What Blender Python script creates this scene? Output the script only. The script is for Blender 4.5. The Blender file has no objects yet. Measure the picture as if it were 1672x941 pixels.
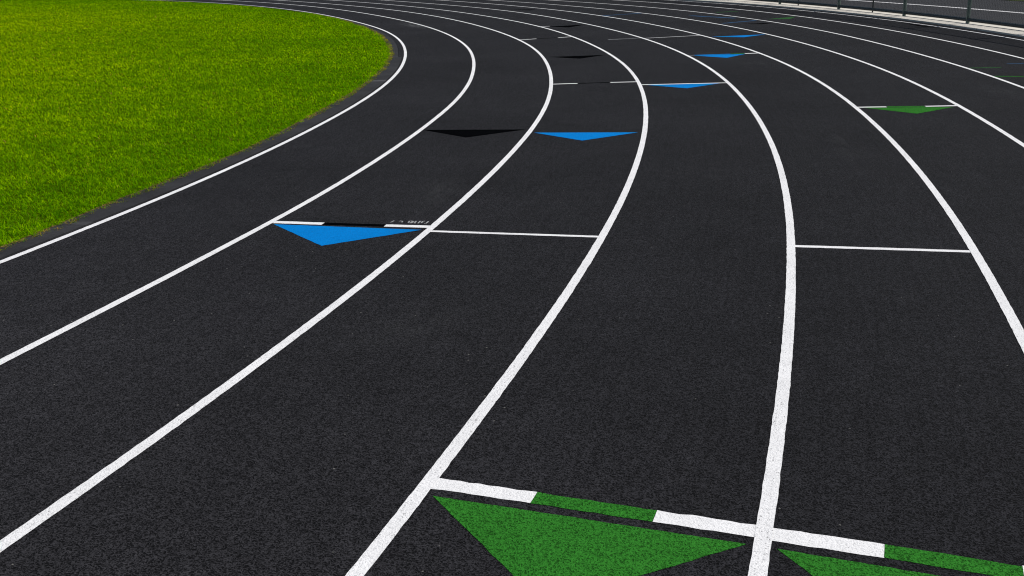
import bpy, bmesh, math
import numpy as np
from mathutils import Matrix, Vector

# ------------------------------------------------------------------ scene, camera, light
scene = bpy.context.scene
col = scene.collection
rad = math.radians

F, PITCH, ROLL, CAM_H = 1720.0 / 1672.0, 0.314377, -0.024711, 1.666
fwd = Vector((0, math.cos(PITCH), -math.sin(PITCH)))
up = Vector((0, math.sin(PITCH), math.cos(PITCH)))
rt = Vector((1, 0, 0))
cr, sr = math.cos(ROLL), math.sin(ROLL)
right_v = rt * cr + up * sr
up_v = up * cr - rt * sr
cam_data = bpy.data.cameras.new("camera")
cam_data.sensor_width = 36.0
cam_data.lens = 36.0 * F
cam_data.clip_start = 0.05
cam_data.clip_end = 3000
cam = bpy.data.objects.new("camera", cam_data)
m = Matrix((right_v, up_v, -fwd)).transposed().to_4x4()
m.translation = Vector((0, 0, CAM_H))
cam.matrix_world = m
col.objects.link(cam)
scene.camera = cam

SUN_EL, SUN_AZ = rad(52), rad(20)          # azimuth measured from +X towards +Y
sun_dir = Vector((math.cos(SUN_EL) * math.cos(SUN_AZ), math.cos(SUN_EL) * math.sin(SUN_AZ), math.sin(SUN_EL)))
world = bpy.data.worlds.new("World")
scene.world = world
world.use_nodes = True
nt = world.node_tree
bg = nt.nodes["Background"]
sky = nt.nodes.new("ShaderNodeTexSky")
sky.sky_type = 'NISHITA'
sky.sun_disc = False
sky.sun_elevation = SUN_EL
sky.sun_rotation = math.pi / 2 - SUN_AZ
nt.links.new(sky.outputs[0], bg.inputs[0])
bg.inputs[1].default_value = 0.06
sun_data = bpy.data.lights.new("sun", 'SUN')
sun_data.energy = 4.0
sun_data.angle = rad(0.5)
sun_data.color = (1.0, 0.96, 0.90)
sun = bpy.data.objects.new("sun", sun_data)
sun.rotation_euler = sun_dir.to_track_quat('Z', 'Y').to_euler()
col.objects.link(sun)
scene.view_settings.view_transform = 'Standard'
scene.view_settings.look = 'None'
scene.view_settings.exposure = 0.0
scene.view_settings.gamma = 1.0
scene.view_settings.use_curve_mapping = False
scene.render.filter_size = 1.2 if hasattr(scene.render, "filter_size") else 1.5
scene.cycles.filter_width = 1.1
scene.cycles.max_bounces = 6

# ------------------------------------------------------------------ the bend: a centre, a radius and the measured wander of each line
CX, CY, R0, LANE = -37.1275, 15.1981, 35.5578, 1.07
DEV = [
    [0.000, 0.004, 0.008, 0.006, -0.012, -0.044, -0.084, -0.122, -0.143, -0.137, -0.107, -0.069, -0.037, -0.012, 0.015, 0.032, 0.030, 0.012, -0.011, -0.036, -0.070, -0.121, -0.191, -0.264, -0.318, -0.342, -0.343, -0.332, -0.313, -0.284, -0.243, -0.194, -0.144, -0.099, -0.063, -0.038, -0.021, -0.008, -0.002, -0.001, -0.000],
    [0.000, 0.006, 0.017, 0.033, 0.059, 0.086, 0.109, 0.087, 0.013, -0.048, -0.047, -0.018, -0.000, 0.020, 0.044, 0.045, 0.029, 0.016, -0.000, -0.035, -0.085, -0.143, -0.205, -0.265, -0.312, -0.338, -0.342, -0.331, -0.309, -0.276, -0.235, -0.187, -0.138, -0.095, -0.061, -0.036, -0.020, -0.007, -0.002, -0.000, -0.000],
    [0.000, 0.008, 0.025, 0.049, 0.075, 0.076, 0.063, 0.036, 0.008, -0.008, -0.015, -0.015, -0.003, 0.018, 0.030, 0.029, 0.028, 0.027, 0.008, -0.036, -0.091, -0.143, -0.185, -0.219, -0.249, -0.277, -0.306, -0.336, -0.355, -0.348, -0.306, -0.239, -0.166, -0.106, -0.063, -0.035, -0.019, -0.007, -0.002, -0.000, -0.000],
    [0.000, 0.010, 0.031, 0.064, 0.104, 0.115, 0.107, 0.075, 0.033, 0.004, -0.004, -0.003, 0.003, 0.017, 0.035, 0.050, 0.048, 0.026, -0.006, -0.035, -0.063, -0.103, -0.157, -0.213, -0.259, -0.292, -0.316, -0.331, -0.331, -0.306, -0.258, -0.198, -0.140, -0.092, -0.057, -0.033, -0.018, -0.007, -0.002, -0.000, -0.000],
    [0.000, 0.012, 0.036, 0.073, 0.117, 0.120, 0.104, 0.072, 0.036, 0.012, 0.010, 0.022, 0.031, 0.037, 0.048, 0.065, 0.074, 0.069, 0.050, 0.018, -0.023, -0.059, -0.085, -0.105, -0.134, -0.180, -0.238, -0.289, -0.312, -0.296, -0.248, -0.188, -0.132, -0.087, -0.054, -0.032, -0.017, -0.007, -0.002, -0.000, -0.000],
    [0.000, 0.013, 0.039, 0.079, 0.123, 0.117, 0.080, 0.017, -0.046, -0.082, -0.083, -0.062, -0.035, 0.001, 0.048, 0.094, 0.124, 0.133, 0.125, 0.105, 0.080, 0.056, 0.031, 0.001, -0.040, -0.090, -0.140, -0.179, -0.200, -0.199, -0.179, -0.147, -0.112, -0.078, -0.051, -0.030, -0.017, -0.006, -0.002, -0.000, -0.000],
    [0.000, 0.013, 0.040, 0.082, 0.126, 0.120, 0.085, 0.026, -0.041, -0.094, -0.122, -0.123, -0.099, -0.047, 0.022, 0.088, 0.137, 0.175, 0.205, 0.226, 0.235, 0.222, 0.183, 0.119, 0.039, -0.047, -0.126, -0.184, -0.210, -0.205, -0.179, -0.144, -0.108, -0.075, -0.049, -0.029, -0.016, -0.006, -0.002, -0.000, -0.000],
    [0.000, 0.013, 0.041, 0.079, 0.116, 0.097, 0.043, -0.043, -0.139, -0.217, -0.254, -0.240, -0.179, -0.088, 0.007, 0.085, 0.148, 0.214, 0.289, 0.354, 0.387, 0.383, 0.352, 0.299, 0.217, 0.110, -0.004, -0.096, -0.149, -0.165, -0.154, -0.130, -0.101, -0.072, -0.047, -0.028, -0.015, -0.006, -0.002, -0.000, -0.000],
    [0.000, 0.013, 0.039, 0.073, 0.097, 0.061, -0.019, -0.133, -0.257, -0.353, -0.392, -0.363, -0.275, -0.149, -0.013, 0.114, 0.221, 0.310, 0.388, 0.461, 0.523, 0.561, 0.560, 0.519, 0.440, 0.330, 0.198, 0.068, -0.036, -0.098, -0.120, -0.114, -0.093, -0.068, -0.045, -0.027, -0.015, -0.006, -0.002, -0.000, -0.000],
    [0.000, 0.013, 0.036, 0.063, 0.068, 0.010, -0.100, -0.250, -0.406, -0.524, -0.567, -0.521, -0.396, -0.220, -0.029, 0.149, 0.294, 0.400, 0.470, 0.511, 0.528, 0.521, 0.487, 0.423, 0.333, 0.226, 0.117, 0.020, -0.054, -0.098, -0.113, -0.107, -0.088, -0.065, -0.043, -0.026, -0.015, -0.006, -0.002, -0.000, -0.000]]

DEV = np.array(DEV)
TT0, DT = -40.0, 2.5

def line_r(theta, k):
    """radius of lane line k (may be fractional) at the angle theta in degrees"""
    th = np.atleast_1d(np.asarray(theta, float))
    u = np.clip((th - TT0) / DT, 0, DEV.shape[1] - 1.0001)
    i = u.astype(int)
    t = u - i
    def row(q):
        d = DEV[q]
        p0 = d[np.clip(i - 1, 0, len(d) - 1)]; p1 = d[i]; p2 = d[np.clip(i + 1, 0, len(d) - 1)]; p3 = d[np.clip(i + 2, 0, len(d) - 1)]
        v = 0.5 * ((2 * p1) + (-p0 + p2) * t + (2 * p0 - 5 * p1 + 4 * p2 - p3) * t * t + (-p0 + 3 * p1 - 3 * p2 + p3) * t ** 3)
        return np.where((th < TT0) | (th > TT0 + DT * (len(d) - 1)), 0, v)
    k0 = int(np.clip(math.floor(k), 0, 8)); f = min(max(k - k0, 0.0), 1.0)
    return R0 + LANE * k + row(k0) * (1 - f) + row(k0 + 1) * f

def pol(theta, r, z=0.0):
    a = np.radians(np.asarray(theta, float))
    return CX + r * np.cos(a), CY + r * np.sin(a), z

def lane_pt(theta, k, z=0.0):
    r = float(line_r(theta, k)[0])
    x, y, _ = pol(theta, r)
    return (float(x), float(y), z)

ANG = np.concatenate([np.arange(-180, -40, 2.0), np.arange(-40, -24, 0.25), np.arange(-24, -4, 0.06), np.arange(-4, 50, 0.2), np.arange(50, 180.01, 2.0)])
rng = np.random.default_rng(7)

# ------------------------------------------------------------------ helpers
def tag(o, label=None, cat=None, group=None, kind=None):
    if label: o["label"] = label
    if cat: o["category"] = cat
    if group: o["group"] = group
    if kind: o["kind"] = kind
    return o

def mesh_obj(name, verts, faces, mat, parent=None, uvs=None, smooth=False):
    me = bpy.data.meshes.new(name)
    me.from_pydata([tuple(map(float, v)) for v in verts], [], faces)
    if uvs is not None:
        lay = me.uv_layers.new(name="UVMap")
        idx = np.empty(len(me.loops), dtype=np.int32)
        me.loops.foreach_get("vertex_index", idx)
        lay.data.foreach_set("uv", np.asarray(uvs, dtype=np.float32)[idx].ravel())
    if smooth:
        me.polygons.foreach_set("use_smooth", [True] * len(me.polygons))
    me.materials.append(mat)
    me.update()
    o = bpy.data.objects.new(name, me)
    col.objects.link(o)
    if parent: o.parent = parent
    return o

def empty(name, loc=(0, 0, 0)):
    o = bpy.data.objects.new(name, None)
    o.empty_display_size = 0.2
    o.location = loc
    col.objects.link(o)
    return o

def child_of(o, parent):
    o.parent = parent
    o.matrix_parent_inverse = Matrix.Translation(-parent.location)
    return o

def ring(name, rin, rout, z, mat, ang=ANG, depth=0.0, div=1):
    """a flat ring between two radii (arrays over ang); depth > 0 gives it sides. UV = (degrees, metres from R0)"""
    ang = np.asarray(ang, float)
    rin = np.broadcast_to(rin, ang.shape); rout = np.broadcast_to(rout, ang.shape)
    rows = [rin + (rout - rin) * j / div for j in range(div + 1)]
    zs = [z] * (div + 1)
    if depth:
        rows = [rin] + rows + [rout]; zs = [z - depth] + zs + [z - depth]
    V, U, Fc = [], [], []
    n = len(ang)
    for r, zz in zip(rows, zs):
        x, y, _ = pol(ang, r)
        V += list(zip(x, y, [zz] * n)); U += list(zip(ang, r - R0))
    for j in range(len(rows) - 1):
        for i in range(n - 1):
            a = j * n + i
            Fc.append((a, a + n, a + n + 1, a + 1))
    return mesh_obj(name, V, Fc, mat, uvs=U)

# ------------------------------------------------------------------ materials
class Nodes:
    def __init__(s, name):
        s.m = bpy.data.materials.new(name); s.m.use_nodes = True
        s.t = s.m.node_tree; s.b = s.t.nodes["Principled BSDF"]; s.out = s.t.nodes["Material Output"]
        s.tc = s.t.nodes.new("ShaderNodeTexCoord")
    def link(s, a, b): s.t.links.new(a, b)
    def noise(s, scale, detail=2, rough=0.5, vec=None, dist=0.0):
        n = s.t.nodes.new("ShaderNodeTexNoise"); n.inputs["Scale"].default_value = scale
        n.inputs["Detail"].default_value = detail; n.inputs["Roughness"].default_value = rough; n.inputs["Distortion"].default_value = dist
        s.link(vec if vec is not None else s.tc.outputs["Object"], n.inputs["Vector"]); return n.outputs["Fac"]
    def voro(s, scale, vec=None, feature='F1', out="Distance"):
        n = s.t.nodes.new("ShaderNodeTexVoronoi"); n.feature = feature; n.inputs["Scale"].default_value = scale
        s.link(vec if vec is not None else s.tc.outputs["Object"], n.inputs["Vector"]); return n.outputs[out]
    def ramp(s, fac, stops, interp='LINEAR'):
        n = s.t.nodes.new("ShaderNodeValToRGB"); n.color_ramp.interpolation = interp
        els = n.color_ramp.elements
        while len(els) < len(stops): els.new(0.5)
        for e, (p, c) in zip(els, stops):
            e.position = p; e.color = tuple(c) + (1,) if len(c) == 3 else c
        s.link(fac, n.inputs[0]); return n.outputs[0]
    def g(s, a): return (a, a, a)
    def math(s, op, a, b=None, clamp=False):
        n = s.t.nodes.new("ShaderNodeMath"); n.operation = op; n.use_clamp = clamp
        for k, v in enumerate((a, b)):
            if v is None: continue
            if isinstance(v, (int, float)): n.inputs[k].default_value = v
            else: s.link(v, n.inputs[k])
        return n.outputs[0]
    def mix(s, fac, a, b, blend='MIX'):
        n = s.t.nodes.new("ShaderNodeMix"); n.data_type = 'RGBA'; n.blend_type = blend
        for key, v in ((0, fac), (6, a), (7, b)):
            if isinstance(v, (int, float)): n.inputs[key].default_value = v
            elif isinstance(v, tuple): n.inputs[key].default_value = v + (1,) if len(v) == 3 else v
            else: s.link(v, n.inputs[key])
        return n.outputs[2]
    def uv(s, su, sv):
        n = s.t.nodes.new("ShaderNodeMapping"); n.inputs["Scale"].default_value = (su, sv, 1)
        s.link(s.tc.outputs["UV"], n.inputs["Vector"]); return n.outputs[0]
    def sep_uv(s):
        n = s.t.nodes.new("ShaderNodeSeparateXYZ"); s.link(s.tc.outputs["UV"], n.inputs[0]); return n.outputs[0], n.outputs[1]
    def bump(s, h, strength, dist):
        n = s.t.nodes.new("ShaderNodeBump"); n.inputs["Strength"].default_value = strength; n.inputs["Distance"].default_value = dist
        s.link(h, n.inputs["Height"]); s.link(n.outputs[0], s.b.inputs["Normal"])
    def done(s, colr, rough=0.8, spec=0.3):
        if isinstance(colr, tuple): s.b.inputs["Base Color"].default_value = colr + (1,)
        else: s.link(colr, s.b.inputs["Base Color"])
        s.b.inputs["Roughness"].default_value = rough
        s.b.inputs["Specular IOR Level"].default_value = spec
        return s.m

GRAIN = 160.0
def grain(n):
    """height of the sprayed rubber crumb: worm-like ridges over two sizes of crumb"""
    a = n.noise(92.0, 1.0, 0.5, dist=0.6)
    ridge = n.math('SUBTRACT', 1.0, n.math('ABSOLUTE', n.math('MULTIPLY', n.math('SUBTRACT', a, 0.5), 5.0)), True)
    b = n.noise(GRAIN, 2.0, 0.6)
    w = n.noise(44.0, 2.0, 0.6, dist=0.4)
    return n.math('ADD', n.math('ADD', n.math('MULTIPLY', ridge, 0.40), n.math('MULTIPLY', b, 0.38)), n.math('MULTIPLY', w, 0.22))

def track_mat():
    n = Nodes("black_rubber_track")
    h = grain(n)
    big = n.noise(0.55, 4, 0.6)
    mid = n.noise(7.0, 3, 0.6)
    c = n.ramp(h, [(0.29, (0.0042, 0.0041, 0.0048)), (0.50, (0.0112, 0.0110, 0.0126)), (0.72, (0.049, 0.048, 0.054))])
    c = n.mix(1.0, c, n.ramp(big, [(0.3, n.g(0.80)), (0.7, n.g(1.2))]), 'MULTIPLY')
    c = n.mix(1.0, c, n.ramp(mid, [(0.3, n.g(0.9)), (0.7, n.g(1.1))]), 'MULTIPLY')
    # faint roller streaks that follow the lanes
    st = n.noise(1.0, 3, 0.6, vec=n.uv(0.9, 38.0))
    c = n.mix(1.0, c, n.ramp(st, [(0.35, n.g(0.89)), (0.65, n.g(1.11))]), 'MULTIPLY')
    # scuffs: (degree, metres from R0, half sizes, strength)
    u, v = n.sep_uv()
    for (u0, v0, du, dv, k, tilt) in ((14.8, 0.72, 1.6, 0.20, 0.30, 0.3), (-0.15, 5.08, 0.25, 0.22, 0.06, 0.3), (16.8, 3.3, 0.5, 0.2, 0.07, 0.2),
                                (8.0, 5.6, 2.0, 0.3, 0.05, 0.1), (1.6, 4.75, 1.0, 0.25, 0.05, 0.4), (-12.0, 1.9, 0.8, 0.16, 0.045, 0.5), (-16.2, 2.6, 0.5, 0.2, 0.035, -0.6), (-9.0, 4.9, 1.4, 0.12, 0.035, 0.2), (19.5, 2.2, 1.5, 0.25, 0.09, 0.1), (-4.5, 7.2, 1.2, 0.2, 0.04, 0.3)):
        uu = n.math('DIVIDE', n.math('SUBTRACT', u, u0), du)
        vv = n.math('DIVIDE', n.math('SUBTRACT', n.math('SUBTRACT', v, v0), n.math('MULTIPLY', n.math('SUBTRACT', u, u0), -tilt * dv / du)), dv)
        d2 = n.math('ADD', n.math('MULTIPLY', uu, uu), n.math('MULTIPLY', vv, vv))
        g_ = n.math('POWER', 2.718, n.math('MULTIPLY', d2, -1.6))
        fr = n.noise(1.0, 4, 0.7, vec=n.uv(2.0, 9.0))
        g_ = n.math('MULTIPLY', g_, n.math('MULTIPLY', n.math('SUBTRACT', fr, 0.38, True), 3.0 * k))
        c = n.mix(g_, c, (0.55, 0.56, 0.55))
    # stray pale crumbs
    sp = n.voro(26.0)
    pick = n.voro(26.0, out="Color")
    s2 = n.t.nodes.new("ShaderNodeSeparateColor"); n.link(pick, s2.inputs[0])
    spk = n.math('MULTIPLY', n.math('LESS_THAN', sp, 0.10), n.math('GREATER_THAN', s2.outputs[0], 0.955))
    c = n.mix(n.math('MULTIPLY', spk, 0.5), c, (0.35, 0.34, 0.31))
    n.bump(h, 0.9, 0.008)
    n.b.inputs['Diffuse Roughness'].default_value = 1.0
    return n.done(c, 0.9, 0.09)

def paint_mat(name, colr, dark=(0.012, 0.012, 0.014), wear=0.5, streak=True, fade=0.0, contrast=0.25, bump=0.4, spec=0.02):
    """paint sprayed over the crumb: pits show the black below, fade mixes it thin"""
    n = Nodes(name)
    h = grain(n)
    lo = tuple(x * (1 - contrast) for x in colr); hi = tuple(min(x * (1 + contrast), 0.9) for x in colr)
    c = n.ramp(h, [(0.30, lo), (0.70, hi)])
    dirt = n.noise(3.2, 4, 0.65)
    c = n.mix(1.0, c, n.ramp(dirt, [(0.3, n.g(0.90)), (0.65, n.g(1.0))]), 'MULTIPLY')
    pit = n.noise(140.0, 2, 0.6, dist=0.6)
    big = n.noise(1.4, 3, 0.6)
    pv = n.math('ADD', pit, n.math('MULTIPLY', n.math('SUBTRACT', big, 0.5), 0.16))
    if streak:
        st = n.noise(1.0, 2, 0.5, vec=n.uv(5.0, 190.0))
        pv = n.math('ADD', pv, n.math('MULTIPLY', n.math('SUBTRACT', st, 0.5), 0.42))
    hole = n.ramp(pv, [(0.29, n.g(1.0)), (0.40, n.g(0.0))])
    c = n.mix(n.math('MULTIPLY', hole, wear), c, dark)
    if fade:
        fn = n.noise(5.0, 4, 0.7)
        thin = n.math('ADD', fade, n.math('MULTIPLY', n.math('SUBTRACT', fn, 0.5), 0.7), True)
        c = n.mix(thin, c, (0.022, 0.022, 0.025))
    n.bump(h, bump, 0.006)
    return n.done(c, 0.8, spec)

WHITE = (0.80, 0.80, 0.81)
GREEN = (0.023, 0.142, 0.016)
BLUE = (0.001, 0.182, 0.55)
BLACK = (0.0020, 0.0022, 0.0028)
M = dict(
    track=track_mat(),
    white=paint_mat("white_paint", WHITE, wear=0.6, contrast=0.08, bump=0.5),
    white_flat=paint_mat("white_paint_across", WHITE, wear=0.5, streak=False, contrast=0.08, bump=0.5),
    white_faded=paint_mat("faded_white_paint", (0.6, 0.62, 0.64), wear=0.6, streak=False, fade=0.72),
    green=paint_mat("green_paint", GREEN, dark=(0.008, 0.035, 0.008), wear=0.5, streak=False, contrast=0.5, bump=0.9),
    green_faded=paint_mat("faded_green_paint", (0.03, 0.2, 0.03), wear=0.6, streak=False, fade=0.62),
    blue=paint_mat("blue_paint", BLUE, dark=(0.003, 0.05, 0.2), wear=0.35, streak=False, contrast=0.13),
    blue_faded=paint_mat("faded_blue_paint", (0.05, 0.22, 0.5), wear=0.6, streak=False, fade=0.72),
    lettering=paint_mat("worn_lettering_paint", (0.62, 0.63, 0.64), wear=0.6, streak=False, fade=0.48),
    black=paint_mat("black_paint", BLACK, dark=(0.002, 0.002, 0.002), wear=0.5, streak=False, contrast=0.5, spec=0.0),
)

def concrete_mat(name, base, spread=0.2, dark=0.25):
    n = Nodes(name)
    a = n.noise(2.2, 5, 0.65); f = n.noise(60, 4, 0.7)
    c = n.mix(1.0, base, n.ramp(a, [(0.3, n.g(1 - spread)), (0.7, n.g(1 + spread * 0.5))]), 'MULTIPLY')
    c = n.mix(1.0, c, n.ramp(f, [(0.3, n.g(1 - dark)), (0.7, n.g(1 + dark * 0.5))]), 'MULTIPLY')
    n.bump(f, 0.3, 0.004)
    return n, c

n, c = concrete_mat("grey_kerb_concrete", (0.036, 0.036, 0.039), 0.35, 0.3)
u, v = n.sep_uv()
for u0, half, k in ((-1.75, 0.11, 0.55), (-2.3, 0.35, -0.18), (1.5, 0.05, -0.4), (-13.9, 0.06, 0.2), (-7.4, 0.03, -0.45), (-10.6, 0.03, -0.35), (3.4, 0.04, 0.25)):
    inside = n.math('LESS_THAN', n.math('ABSOLUTE', n.math('SUBTRACT', u, u0)), half)
    blot = n.math('MULTIPLY', inside, n.math('MULTIPLY', n.noise(9.0, 3, 0.6), 1.5 * abs(k), True))
    c = n.mix(blot, c, (0.15, 0.15, 0.16) if k > 0 else (0.03, 0.03, 0.032))
M["kerb"] = n.done(c, 0.85, 0.1)
n, c = concrete_mat("pale_concrete", (0.74, 0.70, 0.62), 0.12, 0.12)
u, v = n.sep_uv()
jt = n.math('LESS_THAN', n.math('ABSOLUTE', n.math('SUBTRACT', n.math('FRACT', n.math('DIVIDE', u, 3.7)), 0.5)), 0.004)
c = n.mix(n.math('MULTIPLY', jt, 0.6), c, (0.12, 0.115, 0.10))
st = n.noise(1.0, 3, 0.6, vec=n.uv(0.5, 14.0))
c = n.mix(1.0, c, n.ramp(st, [(0.35, n.g(0.78)), (0.6, n.g(1.04))]), 'MULTIPLY')
M["concrete"] = n.done(c, 0.85, 0.25)
n, c = concrete_mat("dark_asphalt", (0.046, 0.046, 0.051), 0.2, 0.35)
M["asphalt"] = n.done(c, 0.88, 0.08)

n = Nodes("lawn_soil")
a = n.noise(1.3, 4, 0.6); f = n.noise(55, 3, 0.6)
c = n.mix(a, (0.040, 0.085, 0.0005), (0.07, 0.12, 0.001))
c = n.mix(1.0, c, n.ramp(f, [(0.3, n.g(0.5)), (0.7, n.g(1.3))]), 'MULTIPLY')
M["soil"] = n.done(c, 0.95, 0.0)
n = Nodes("dry_soil")
f = n.noise(30, 4, 0.7)
c = n.ramp(f, [(0.3, (0.015, 0.012, 0.006)), (0.5, (0.07, 0.05, 0.022)), (0.68, (0.30, 0.21, 0.09))])
M["dry_soil"] = n.done(c, 0.95, 0.0)

n = Nodes("rough_verge")
f = n.noise(6, 5, 0.7)
M["verge"] = n.done(n.ramp(f, [(0.3, (0.020, 0.030, 0.006)), (0.7, (0.07, 0.095, 0.02))]), 0.95, 0.05)

def grass_mat():
    n = Nodes("grass_blade")
    at = n.t.nodes.new("ShaderNodeAttribute"); at.attribute_name = "tint"
    big = n.noise(0.22, 4, 0.6); mid = n.noise(2.2, 4, 0.65); tuft = n.noise(16.0, 2, 0.6)
    c = n.ramp(at.outputs["Fac"], [(0.0, (0.085, 0.250, 0.0004)), (0.45, (0.205, 0.470, 0.0006)), (0.86, (0.460, 0.760, 0.0020)), (0.93, (0.36, 0.42, 0.02)), (0.985, (0.42, 0.29, 0.10))])
    c = n.mix(1.0, c, n.ramp(big, [(0.32, (0.64, 0.79, 0.7)), (0.68, (1.20, 1.12, 1.0))]), 'MULTIPLY')
    c = n.mix(1.0, c, n.ramp(mid, [(0.32, (0.66, 0.76, 0.7)), (0.66, (1.22, 1.12, 1.1))]), 'MULTIPLY')
    c = n.mix(1.0, c, n.ramp(tuft, [(0.3, (0.50, 0.62, 0.6)), (0.7, (1.45, 1.28, 1.2))]), 'MULTIPLY')
    # far backlight painted into the blade colour: brighter and yellower away from the rim
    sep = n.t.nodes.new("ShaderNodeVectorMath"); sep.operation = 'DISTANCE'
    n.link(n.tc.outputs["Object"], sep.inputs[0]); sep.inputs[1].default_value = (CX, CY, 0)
    dry = n.math('DIVIDE', n.math('SUBTRACT', 35.2, sep.outputs["Value"]), 13.0, True)  # strength of the painted backlight, growing from the rim inward
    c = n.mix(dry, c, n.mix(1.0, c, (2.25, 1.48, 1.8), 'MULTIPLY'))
    n.done(c, 0.8, 0.0)
    tr = n.t.nodes.new("ShaderNodeBsdfTranslucent"); n.link(c, tr.inputs[0])
    mx = n.t.nodes.new("ShaderNodeMixShader"); mx.inputs[0].default_value = 0.55
    n.link(n.b.outputs[0], mx.inputs[1]); n.link(tr.outputs[0], mx.inputs[2]); n.link(mx.outputs[0], n.out.inputs[0])
    return n.m
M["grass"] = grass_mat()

def plain(name, colr, rough, spec=0.4, metallic=0.0, vary=0.2):
    n = Nodes(name)
    a = n.noise(14, 4, 0.6)
    c = n.mix(1.0, colr, n.ramp(a, [(0.3, n.g(1 - vary)), (0.7, n.g(1 + vary))]), 'MULTIPLY')
    n.b.inputs["Metallic"].default_value = metallic
    return n.done(c, rough, spec)
M["green_steel"] = plain("green_coated_steel", (0.13, 0.18, 0.155), 0.4, 0.5)
M["wire"] = plain("dark_green_wire", (0.010, 0.018, 0.020), 0.45, 0.5)

# ------------------------------------------------------------------ the setting
def disc(name, r, z, mat):
    V = [(CX, CY, z)]; Fc = []; k = 128
    for i in range(k):
        V.append((CX + r * math.cos(2 * math.pi * i / k), CY + r * math.sin(2 * math.pi * i / k), z))
    for i in range(k): Fc.append((0, 1 + i, 1 + (i + 1) % k))
    return mesh_obj(name, V, Fc, mat)

tag(disc("ground", 900.0, -0.06, M["asphalt"]), "dark asphalt ground stretching away behind the fence", "ground", kind="structure")

L0 = line_r(ANG, 0); L9 = line_r(ANG, 9)
EDGE_W = np.interp(ANG, [-40, -16, -14.5, -12.8, -9.7, -6, -2, 3.5, 9, 16.7, 21, 30, 40], [.2, .165, .185, .24, .185, .25, .255, .225, .25, .20, .12, .10, .15])
wob = np.interp(ANG, np.arange(-180, 181, 0.12), rng.normal(0, 0.011, len(np.arange(-180, 181, 0.12))))
GRASS_R = L0 - EDGE_W + wob * ((ANG > -30) & (ANG < 30))
kerb_gap = np.where((ANG > 3.4) & (ANG < 15), 0.115, 0.048)
kerb_in = L0 - EDGE_W - 0.03
o = ring("track", L0 - kerb_gap, L9 + 0.245, 0.0, M["track"], div=12, depth=0.055)
tag(o, "black rubber running track sweeping round the bend", "running track", kind="structure")
o = ring("kerb", kerb_in, L0 - kerb_gap - 0.004, 0.006, M["kerb"], depth=0.06)
tag(o, "smooth grey kerb strip between the grass and the innermost line", "kerb", kind="structure")
o = ring("field", np.full(ANG.shape, 0.5), kerb_in - 0.03, -0.008, M["soil"])
tag(o, "soil of the grass field inside the bend", "field", kind="structure")
o = ring("dirt", kerb_in - 0.03, kerb_in - 0.002, 0.004, M["dry_soil"])
tag(o, "dry brown soil along the edge of the field", "soil", kind="structure")
o = ring("pavement", L9 + 0.249, R0 + 11.12 + 0 * ANG, 0.03, M["concrete"], depth=0.08)
tag(o, "pale concrete strip along the outer edge under the fence", "pavement", kind="structure")

# ------------------------------------------------------------------ painted markings
def edge_noise(n, amp):
    e = rng.normal(0, amp, n)
    return 0.6 * e + 0.4 * np.roll(e, 1)

ORD = ["innermost", "second", "third", "fourth", "fifth", "sixth", "seventh", "eighth", "ninth"]
LA = np.concatenate([np.arange(-180, -40, 2.0), np.arange(-40, -24, 0.25), np.arange(-24, -7, 0.03), np.arange(-7, 8, 0.08), np.arange(8, 50, 0.25), np.arange(50, 180.01, 2.0)])
line_labels = ["innermost white lane line, beside the grey kerb and the grass",
    "second white lane line from the grass, at the left tip of the large blue triangle",
    "third white lane line from the grass, between the nearest black and blue triangles",
    "fourth white lane line from the grass, meeting the left end of the near green stripe",
    "fifth white lane line from the grass, crossing the near green stripe between two green triangles",
    "sixth white lane line from the grass, at the left end of the far green triangle",
    "seventh white lane line from the grass, touching the right end of the far green triangle",
    "eighth white lane line from the grass, just left of the short green dashes",
    "ninth white lane line from the grass, second in from the concrete strip",
    "outermost bluish white lane line, along the pale concrete strip"]
for k in range(10):
    r = line_r(LA, k)
    near = (LA > -24) & (LA < 10)
    hw = np.interp(LA, [-19, -13], [0.0255, 0.0232])
    e1, e2 = edge_noise(len(LA), 0.0009) * near, edge_noise(len(LA), 0.0009) * near
    o = ring("lane_line", r - hw + e1, r + hw + e2, 0.0026, M["white"], ang=LA)
    tag(o, line_labels[k], "lane line", "white lane lines round the bend")

def strip(name, th, k0, k1, mat, width, parent=None, z=0.0013, th1=None, jag=0.0):
    """a straight stripe across a lane from lane fraction k0 to k1; th is its far edge, width in metres towards the camera"""
    th1 = th if th1 is None else th1
    a = Vector(lane_pt(th, k0, z)); b = Vector(lane_pt(th1, k1, z))
    d = (b - a).normalized(); nrm = Vector((d.y, -d.x, 0))        # towards smaller angle
    N = max(2, int((b - a).length / 0.03)) if jag else 2
    V, Fc = [], []
    for i in range(N):
        t = i / (N - 1)
        q = a.lerp(b, t)
        j1, j2 = rng.normal(0, jag), rng.normal(0, jag)
        V += [q + nrm * j1, q + nrm * (width + j2)]
    for i in range(N - 1):
        Fc.append((2 * i, 2 * i + 1, 2 * i + 3, 2 * i + 2))
    c0 = a.lerp(b, 0.5)
    o = mesh_obj(name, [v - (parent.location if parent else Vector()) for v in V], Fc, mat, parent)
    return o

def triangle(name, th_l, th_r, k0, k1, kap, th_ap, mat, label, cat, group, z=0.0013, jag=0.001):
    pts = [Vector(lane_pt(th_l, k0, z)), Vector(lane_pt(th_ap, kap, z)), Vector(lane_pt(th_r, k1, z))]
    V = []
    for i in range(3):
        a, b = pts[i], pts[(i + 1) % 3]
        d = (b - a); nr = Vector((d.y, -d.x, 0)).normalized()
        N = max(2, int(d.length / 0.03))
        for j in range(N):
            V.append(a.lerp(b, j / N) + (nr * rng.normal(0, jag) if j else Vector()))
    o = mesh_obj(name, V, [tuple(range(len(V)))], mat)
    tag(o, label, cat, group)
    return o

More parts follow.
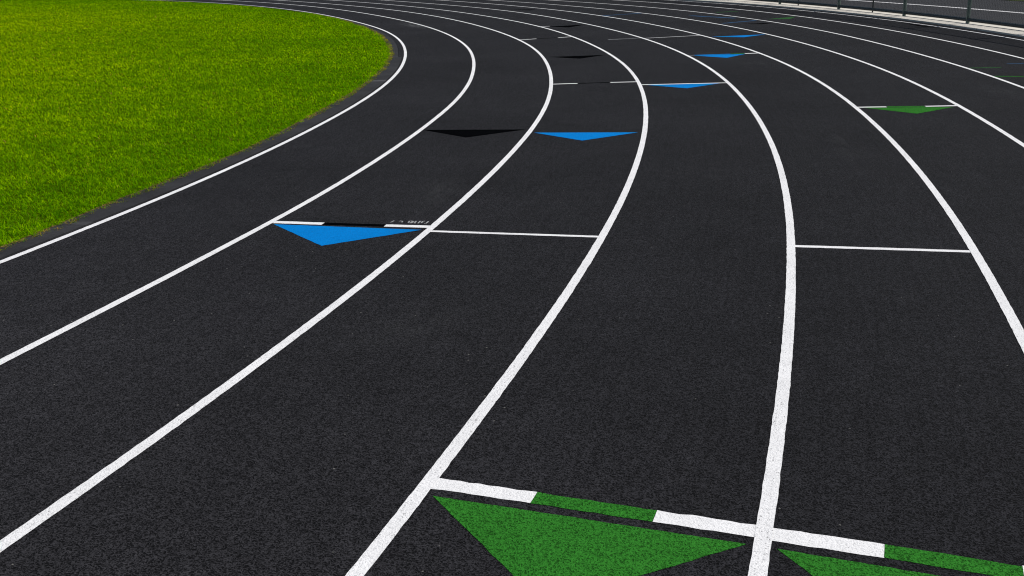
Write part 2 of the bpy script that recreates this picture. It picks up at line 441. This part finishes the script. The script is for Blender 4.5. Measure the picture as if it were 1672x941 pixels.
TRI, GT = "lane triangle", "painted triangles pointing towards the viewer"
LIN, GL = "cross line", "thin lines painted across single lanes"
DEPTH = 0.66      # degrees from base to tip
triangle("lane_triangle", -13.627, -13.624, 1.041, 1.957, 1.52, -14.301, M["blue"], "large bright blue triangle in the second lane, under the white and black line", TRI, GT)
triangle("lane_triangle", -7.995, -7.965, 1.018, 1.952, 1.491, -8.637, M["black"], "black triangle left of the second nearest blue triangle", TRI, GT)
triangle("lane_triangle", -8.238, -8.215, 2.045, 2.945, 2.499, -8.86, M["blue"], "blue triangle in the third lane, right of the nearest black triangle", TRI, GT)
triangle("lane_triangle", -3.205, -3.143, 3.088, 3.90, 3.498, -3.732, M["blue"], "blue triangle in the fourth lane, right under a full white line", TRI, GT)
triangle("lane_triangle", 2.30, 2.375, 2.079, 2.926, 2.499, 1.70, M["black"], "slim black triangle in the third lane, beyond a dashed white line", TRI, GT)
triangle("lane_triangle", 1.66, 1.73, 4.10, 4.80, 4.45, 1.05, M["blue"], "small blue triangle in the fifth lane with a green tip on its line", TRI, GT)
triangle("lane_triangle", 6.15, 6.30, 5.06, 5.97, 5.5, 5.72, M["blue"], "thin far blue triangle in the sixth lane, above the green tipped one", TRI, GT)
triangle("lane_triangle", 11.70, 11.95, 3.10, 3.94, 3.45, 11.05, M["black"], "far black sliver triangle in the fourth lane with a short white dash", TRI, GT)
triangle("lane_triangle", 21.2, 20.6, 4.30, 4.72, 4.5, 20.2, M["black"], "farthest faint black triangle, in the fifth lane near the top edge", TRI, GT)
triangle("lane_triangle", 9.86, 9.80, 6.38, 6.95, 6.66, 9.50, M["black"], "far black sliver in the seventh lane, below a faint green mark", TRI, GT)
triangle("lane_triangle", 11.2, 11.75, 7.20, 7.92, 7.55, 10.9, M["green_faded"], "far faded green triangle in the eighth lane near the concrete", TRI, GT)
triangle("lane_triangle", -6.155, -6.160, 5.07, 5.935, 5.499, -6.73, M["green"], "far green triangle in the sixth lane, under a white and green line", TRI, GT)
triangle("lane_triangle", -18.318, -18.345, 3.042, 3.959, 3.505, -18.99, M["green"], "large green triangle at the bottom, between the fourth and fifth lines", TRI, GT)
triangle("lane_triangle", -18.347, -18.40, 4.042, 4.96, 4.5, -19.03, M["green"], "green triangle cut off at the bottom right corner", TRI, GT)
triangle("lane_triangle", 8.35, 6.45, 8.90, 8.89, 8.78, 7.1, M["black"], "long black sliver beside the outermost line, below the fence", TRI, GT)  # black wedge along the outermost line, built with the triangle function

def cross(label, group, loc_th, loc_k, pieces, width, jag=0.0):
    """pieces: (part name, th0, k0, th1, k1, material)"""
    root = empty("cross_line", lane_pt(loc_th, loc_k, 0.0))
    tag(root, label, LIN, group)
    for (nm, t0, k0, t1, k1, mt) in pieces:
        strip(nm, t0, k0, k1, M[mt], width, root, th1=t1, jag=jag)
    return root

def single(label, t0, k0, t1, k1, mat, width, jag=0.0):
    o = strip("cross_line", t0, k0, k1, M[mat], width, None, th1=t1, jag=jag)
    tag(o, label, LIN, GL)
    return o

WF = "white_flat"
GS = "white lines with a coloured middle across a lane"
cross("white cross line with a black middle, above the large blue triangle", GS, -13.49, 1.5,
      [("white_piece", -13.499, 1.0, -13.495, 1.33, WF), ("black_piece", -13.495, 1.335, -13.477, 1.707, "black"), ("white_piece", -13.477, 1.712, -13.46, 2.0, WF)], 0.055, 0.001)
cross("dashed white cross line with dark middle in third lane, left of a blue triangle", GS, -2.75, 2.5,
      [("white_piece", -2.79, 2.0, -2.745, 2.30, WF), ("black_piece", -2.745, 2.305, -2.685, 2.676, "black"), ("white_piece", -2.685, 2.68, -2.665, 3.0, WF)], 0.052)
cross("far dashed white cross line in the third lane, beyond the slim black triangle", GS, 7.45, 2.5,
      [("white_piece", 7.28, 2.0, 7.44, 2.322, WF), ("black_piece", 7.44, 2.33, 7.55, 2.71, "black"), ("white_piece", 7.55, 2.714, 7.72, 3.0, WF)], 0.055)
cross("white cross line with a green middle, above the far green triangle", GS, -6.05, 5.5,
      [("white_piece", -6.065, 5.0, -6.05, 5.30, WF), ("green_piece", -6.05, 5.305, -6.032, 5.67, "green"), ("white_piece", -6.032, 5.675, -6.0, 6.0, WF)], 0.055)
cross("near white cross line with a green middle, above the large green triangle at the bottom", GS, -18.16, 3.5,
      [("white_piece", -18.147, 3.0, -18.157, 3.337, WF), ("green_piece", -18.157, 3.338, -18.172, 3.697, "green"), ("white_piece", -18.172, 3.698, -18.180, 4.0, WF)], 0.071, 0.0016)
cross("near white and green cross line running off the bottom right corner", GS, -18.2, 4.5,
      [("white_piece", -18.185, 4.0, -18.193, 4.344, WF), ("green_piece", -18.193, 4.345, -18.217, 4.712, "green"), ("white_piece", -18.217, 4.713, -18.235, 5.0, WF)], 0.075, 0.0016)
cross("white, blue and green cross line lying on the small blue triangle in the fifth lane", GS, 1.75, 4.5,
      [("white_piece", 1.79, 4.0, 1.80, 4.10, "white_faded"), ("blue_piece", 1.80, 4.103, 1.845, 4.60, "blue"), ("green_piece", 1.845, 4.603, 1.875, 4.80, "green"), ("white_piece", 1.875, 4.803, 1.885, 5.0, WF)], 0.07)
cross("short white dash left of the far black sliver triangle in the fourth lane", GS, 11.6, 3.1, [("white_piece", 11.85, 3.0, 11.89, 3.20, WF)], 0.05)
single("full white cross line in the third lane, right of the large blue triangle", -13.63, 2.0, -13.60, 3.0, WF, 0.038, 0.001)
single("full white cross line in the fifth lane, meeting the sixth line at the right", -13.655, 4.0, -13.612, 5.0, WF, 0.044, 0.001)
single("full white cross line directly on top of the blue triangle in the fourth lane", -3.11, 3.0, -3.045, 4.0, WF, 0.050)
single("faint grey cross line in the fourth lane, far beyond the blue triangles", 6.40, 3.42, 6.56, 4.0, "white_faded", 0.07)
single("thin far white cross line in the fifth lane, beside the thin far blue triangle", 6.40, 4.0, 6.69, 5.0, WF, 0.035)
single("pale bluish cross line in the sixth lane, far up the bend", 15.62, 5.0, 16.05, 6.0, "blue_faded", 0.10)
single("faint bluish cross line in the seventh lane, above a black sliver", 10.35, 6.12, 10.95, 6.88, "blue_faded", 0.10)
single("faint blue smudged dashes far up the seventh lane", 13.9, 6.48, 12.1, 6.88, "blue_faded", 0.14)
single("faint olive cross line far up the eighth lane", 14.85, 7.22, 15.0, 7.72, "green_faded", 0.10)
single("upper short green dash in the eighth lane at the right edge", -1.635, 7.03, -1.64, 7.40, "green_faded", 0.06)
single("lower bright green dash in the eighth lane at the right edge", -2.81, 7.0, -2.95, 7.42, "green", 0.055)
single("faint blue dash in the eighth lane at the right edge, above the green dashes", -1.14, 7.60, -1.10, 7.95, "blue_faded", 0.05)

# small white lettering beside the black and white line, each stroke a ribbon
GLYPHS = [
    [(-13.395, 1.716), (-13.383, 1.723), (-13.349, 1.725), (-13.322, 1.728)],
    [(-13.344, 1.765), (-13.323, 1.77), (-13.332, 1.779), (-13.368, 1.789), (-13.38, 1.781)],
    [(-13.387, 1.828), (-13.322, 1.822), (-13.313, 1.833), (-13.318, 1.843)],
    [(-13.387, 1.828), (-13.387, 1.841), (-13.349, 1.843), (-13.318, 1.843)],
    [(-13.4, 1.846), (-13.376, 1.851), (-13.333, 1.853)],
    [(-13.39, 1.867), (-13.351, 1.865), (-13.31, 1.862)],
    [(-13.394, 1.865), (-13.388, 1.875)],
    [(-13.388, 1.889), (-13.346, 1.888), (-13.304, 1.887)],
    [(-13.391, 1.886), (-13.387, 1.895)],
    [(-13.302, 1.915), (-13.313, 1.904), (-13.348, 1.903), (-13.376, 1.906), (-13.354, 1.913)],
    [(-13.388, 1.926), (-13.383, 1.937), (-13.348, 1.938), (-13.302, 1.937)]]
lettering = empty("painted_lettering", lane_pt(-13.35, 1.83))
tag(lettering, "tiny white stencilled lettering beside the line over the large blue triangle", "lettering")
for members in ((0,), (1,), (2, 3, 4), (5, 6), (7, 8), (9,), (10,)):
    V, Fc = [], []
    for gi in members:
        P_ = [Vector(lane_pt(a, b, 0.0013 + 0.0002 * (gi - members[0]))) - lettering.location for a, b in GLYPHS[gi]]
        for i, q in enumerate(P_):
            d = (P_[min(i + 1, len(P_) - 1)] - P_[max(i - 1, 0)]).normalized()
            nr = Vector((-d.y, d.x, 0)) * 0.0046
            V += [q - nr, q + nr]
            if i: Fc.append((len(V) - 4, len(V) - 3, len(V) - 1, len(V) - 2))
    mesh_obj("letter", V, Fc, M["lettering"], lettering)

# ------------------------------------------------------------------ grass
def grass_blades():
    az0, az1 = rad(-50), rad(14)
    d = np.linspace(3.5, 62, 600)
    dens = np.minimum(3600, 3600 * (9.0 / d) ** 1.7)
    pdf = dens * d * (az1 - az0)
    cdf = np.concatenate([[0], np.cumsum((pdf[1:] + pdf[:-1]) / 2 * np.diff(d))])
    N = int(cdf[-1])
    u = rng.random(N) * cdf[-1]
    D = np.interp(u, cdf, d); A = az0 + rng.random(N) * (az1 - az0)
    X, Y = D * np.sin(A), D * np.cos(A)
    th = np.degrees(np.arctan2(Y - CY, X - CX)); r = np.hypot(X - CX, Y - CY)
    lim = np.interp(th, ANG, GRASS_R)
    keep = r < lim + 0.022
    X, Y, D, r, lim = X[keep], Y[keep], D[keep], r[keep], lim[keep]
    # extra blades along the near edge so that it looks overgrown
    n2 = 26000
    th2 = rng.uniform(-24, 26, n2); l2 = np.interp(th2, ANG, GRASS_R); r2 = l2 - np.abs(rng.normal(0, 0.06, n2)) + 0.028
    X2, Y2, _ = pol(th2, r2)
    X = np.concatenate([X, X2]); Y = np.concatenate([Y, Y2]); r = np.concatenate([r, r2]); lim = np.concatenate([lim, l2]); D = np.concatenate([D, np.hypot(X2, Y2)])
    n = len(X)
    far = np.maximum(1.0, D / 9.0)
    wdt = rng.uniform(0.0032, 0.0075, n) * np.minimum(far, 4.5) ** 0.85
    hgt = rng.uniform(0.016, 0.046, n) * (1 + 0.15 * rng.normal(size=n)).clip(0.5, 1.6)
    inner = lim - r
    hgt *= np.where(inner < 0.04, 0.75, 1.0)
    az = rng.uniform(0, 2 * np.pi, n); lean = rng.uniform(0.35, 1.9, n)
    hgt *= 1.0 + 0.35 * np.sin(X * 21 + 2.1 * np.sin(Y * 9)) * np.sin(Y * 18 + 1.7 * np.sin(X * 11))
    dx, dy = np.cos(az), np.sin(az); px, py = -dy, dx
    clump = 0.5 + 0.5 * np.sin(X * 33 + 2.3 * np.sin(Y * 13 + X * 3)) * np.sin(Y * 29 + 2.1 * np.sin(X * 17 - Y * 5))
    tint = (rng.beta(1.4, 1.7, n) * 0.66 + clump * 0.30).clip(0, 0.9)
    dead = rng.random(n) < np.where(inner < 0.02, 0.8, np.where(inner < 0.045, 0.35, np.where(inner < 0.10, 0.06, 0.005)))
    tint = np.where(dead, rng.uniform(0.93, 1.0, n), tint)
    z0 = -0.008
    bx, by = X, Y
    mx_, my_ = X + dx * hgt * lean * 0.35, Y + dy * hgt * lean * 0.35
    tx, ty = X + dx * hgt * lean, Y + dy * hgt * lean
    zt = z0 + hgt * (1.0 - 0.30 * lean); zm = z0 + hgt * (0.62 - 0.12 * lean)
    co = np.empty((n, 5, 3), dtype=np.float32)
    co[:, 0] = np.stack([bx - px * wdt / 2, by - py * wdt / 2, np.full(n, z0)], 1)
    co[:, 1] = np.stack([bx + px * wdt / 2, by + py * wdt / 2, np.full(n, z0)], 1)
    co[:, 2] = np.stack([mx_ + px * wdt * 0.42, my_ + py * wdt * 0.42, zm], 1)
    co[:, 3] = np.stack([mx_ - px * wdt * 0.42, my_ - py * wdt * 0.42, zm], 1)
    co[:, 4] = np.stack([tx, ty, zt], 1)
    base = (np.arange(n) * 5)[:, None]
    loops = (base + np.array([0, 1, 2, 3, 3, 2, 4])).astype(np.int32).ravel()
    starts = ((np.arange(n) * 7)[:, None] + np.array([0, 4])).astype(np.int32).ravel()
    me = bpy.data.meshes.new("grass")
    me.vertices.add(n * 5); me.vertices.foreach_set("co", co.ravel())
    me.loops.add(n * 7); me.loops.foreach_set("vertex_index", loops)
    me.polygons.add(n * 2); me.polygons.foreach_set("loop_start", starts)
    me.update(calc_edges=True)
    at = me.attributes.new("tint", 'FLOAT', 'POINT')
    at.data.foreach_set("value", np.repeat(tint, 5).astype(np.float32))
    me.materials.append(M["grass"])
    o = bpy.data.objects.new("grass", me)
    col.objects.link(o)
    tag(o, "bright green mown grass covering the field inside the bend", "grass", kind="stuff")
    print("blades", n)
grass_blades()

# ------------------------------------------------------------------ the chain link fence
FR = R0 + 10.82
FZ = 0.03
fence = empty("chain_link_fence", (*[float(v) for v in pol(7.0, FR)[:2]], FZ))
tag(fence, "dark green chain link fence standing on the pale concrete strip", "fence")
fl = fence.location

def tube(path, r, sides=8, caps=True):
    V, Fc = [], []
    path = [Vector(p) for p in path]
    for i, q in enumerate(path):
        d = (path[min(i + 1, len(path) - 1)] - path[max(i - 1, 0)]).normalized()
        a = d.orthogonal().normalized() if abs(d.z) > 0.9 else Vector((-d.y, d.x, 0)).normalized()
        b = d.cross(a)
        for s in range(sides):
            t = 2 * math.pi * s / sides
            V.append(q + a * (r * math.cos(t)) + b * (r * math.sin(t)))
    for i in range(len(path) - 1):
        for s in range(sides):
            s2 = (s + 1) % sides
            Fc.append((i * sides + s, i * sides + s2, (i + 1) * sides + s2, (i + 1) * sides + s))
    if caps:
        Fc.append(tuple(range(sides))[::-1]); Fc.append(tuple((len(path) - 1) * sides + s for s in range(sides)))
    return V, Fc

def rel(V): return [v - fl for v in V]

def fpt(th, z, dr=0.0):
    x, y, _ = pol(th, FR + dr)
    return (float(x), float(y), z)

H = 1.8
heavy = [-11.0, -8.0, -5.0, -2.1, 0.9, 3.95, 6.975, 9.97, 13.44, 16.9, 20.2, 23.4, 26.6, 29.8, 33, 36.2, 39.4, 42.6]
for th in heavy:
    V, Fc = tube([fpt(th, FZ - 0.04), fpt(th, FZ + H + 0.03)], 0.036, 12)
    # domed cap
    k = len(V); c0 = Vector(fpt(th, FZ + H + 0.03))
    V2, F2 = [], []
    for j, (rr_, zz) in enumerate(((0.041, -0.02), (0.041, 0.0), (0.03, 0.02), (0.012, 0.03))):
        for s in range(12):
            t = 2 * math.pi * s / 12
            V2.append(c0 + Vector((rr_ * math.cos(t), rr_ * math.sin(t), zz)))
    for j in range(3):
        for s in range(12):
            F2.append((j * 12 + s, j * 12 + (s + 1) % 12, (j + 1) * 12 + (s + 1) % 12, (j + 1) * 12 + s))
    F2.append(tuple(36 + s for s in range(12)))
    post = mesh_obj("post", rel(V), Fc, M["green_steel"], fence, smooth=False)
    mesh_obj("cap", rel(V2), F2, M["green_steel"], post)
for th in (11.66, 15.85):
    V, Fc = tube([fpt(th, FZ - 0.04, 0.03), fpt(th, FZ + H, 0.03)], 0.016, 8)
    mesh_obj("stay", rel(V), Fc, M["wire"], fence)
fa = np.arange(-11.0, 42.61, 0.4)
V, Fc = tube([fpt(t, FZ + H) for t in fa], 0.021, 8)
mesh_obj("top_rail", rel(V), Fc, M["green_steel"], fence)
V, Fc = tube([fpt(t, FZ + 0.07) for t in fa], 0.036, 8)
mesh_obj("bottom_rail", rel(V), Fc, M["wire"], fence)

def fabric():
    pitch = 0.055
    dth = math.degrees(pitch / FR)
    cols = int((36.0 + 1.0) / dth)
    zz = np.arange(FZ + 0.045, FZ + H + 0.02, pitch / 2)
    k = len(zz)
    ang0 = -1.0 + np.arange(cols) * dth
    r = 0.0024
    Vs, Fs = [], []
    tri = [(0.0, r), (0.87 * r, -0.5 * r), (-0.87 * r, -0.5 * r)]
    base = 0
    quads = []
    for i in range(k - 1):
        for s in range(3):
            s2 = (s + 1) % 3
            quads.append((i * 3 + s, i * 3 + s2, (i + 1) * 3 + s2, (i + 1) * 3 + s))
    quads = np.array(quads)
    allV = np.empty((cols, k, 3, 3)); 
    for ci in range(cols):
        zig = (np.arange(k) % 2) * (0.5 if True else 0)
        sgn = 1 if ci % 2 == 0 else 1
        th = ang0[ci] + dth * (zig - 0.25) * 1.04
        depth = np.where(np.arange(k) % 2 == 0, 0.003, -0.003)
        a = np.radians(th)
        for s, (du, dn) in enumerate(tri):
            rr_ = FR - 0.03 + depth + dn
            allV[ci, :, s, 0] = CX + rr_ * np.cos(a) - np.sin(a) * du
            allV[ci, :, s, 1] = CY + rr_ * np.sin(a) + np.cos(a) * du
            allV[ci, :, s, 2] = zz
    # second family of wires mirrored, so the diamonds close
    V = allV.reshape(-1, 3)
    Q = (quads[None] + (np.arange(cols) * k * 3)[:, None, None]).reshape(-1, 4)
    allV2 = allV.copy()
    for ci in range(cols):
        zig = 0.5 - (np.arange(k) % 2) * 0.5
        th = ang0[ci] + dth * (zig - 0.25) * 1.04
        depth = np.where(np.arange(k) % 2 == 0, -0.003, 0.003)
        a = np.radians(th)
        for s, (du, dn) in enumerate(tri):
            rr_ = FR - 0.03 + depth + dn
            allV2[ci, :, s, 0] = CX + rr_ * np.cos(a) - np.sin(a) * du
            allV2[ci, :, s, 1] = CY + rr_ * np.sin(a) + np.cos(a) * du
    V = np.concatenate([V, allV2.reshape(-1, 3)]); Q = np.concatenate([Q, Q + cols * k * 3])
    V = V - np.array(fl)
    me = bpy.data.meshes.new("wire_mesh")
    n, q = len(V), len(Q)
    me.vertices.add(n); me.vertices.foreach_set("co", V.astype(np.float32).ravel())
    me.loops.add(q * 4); me.loops.foreach_set("vertex_index", Q.astype(np.int32).ravel())
    me.polygons.add(q); me.polygons.foreach_set("loop_start", (np.arange(q) * 4).astype(np.int32))
    me.update(calc_edges=True)
    me.materials.append(M["wire"])
    o = bpy.data.objects.new("wire_mesh", me)
    col.objects.link(o); o.parent = fence
    print("fabric quads", q)
fabric()

# ------------------------------------------------------------------ beyond the fence
BA = np.arange(-20, 60, 0.5)
o = ring("painted_line", R0 + 14.0 + 0 * BA, R0 + 14.16 + 0 * BA, -0.052, M["white_flat"], ang=BA)
tag(o, "long white line on the asphalt seen through the chain link", "painted line")
o = ring("verge", R0 + 17.0 + 0 * BA, R0 + 60 + 0 * BA, -0.05, M["verge"], ang=BA)
tag(o, "green verge beyond the asphalt in the top right corner", "verge", kind="structure")
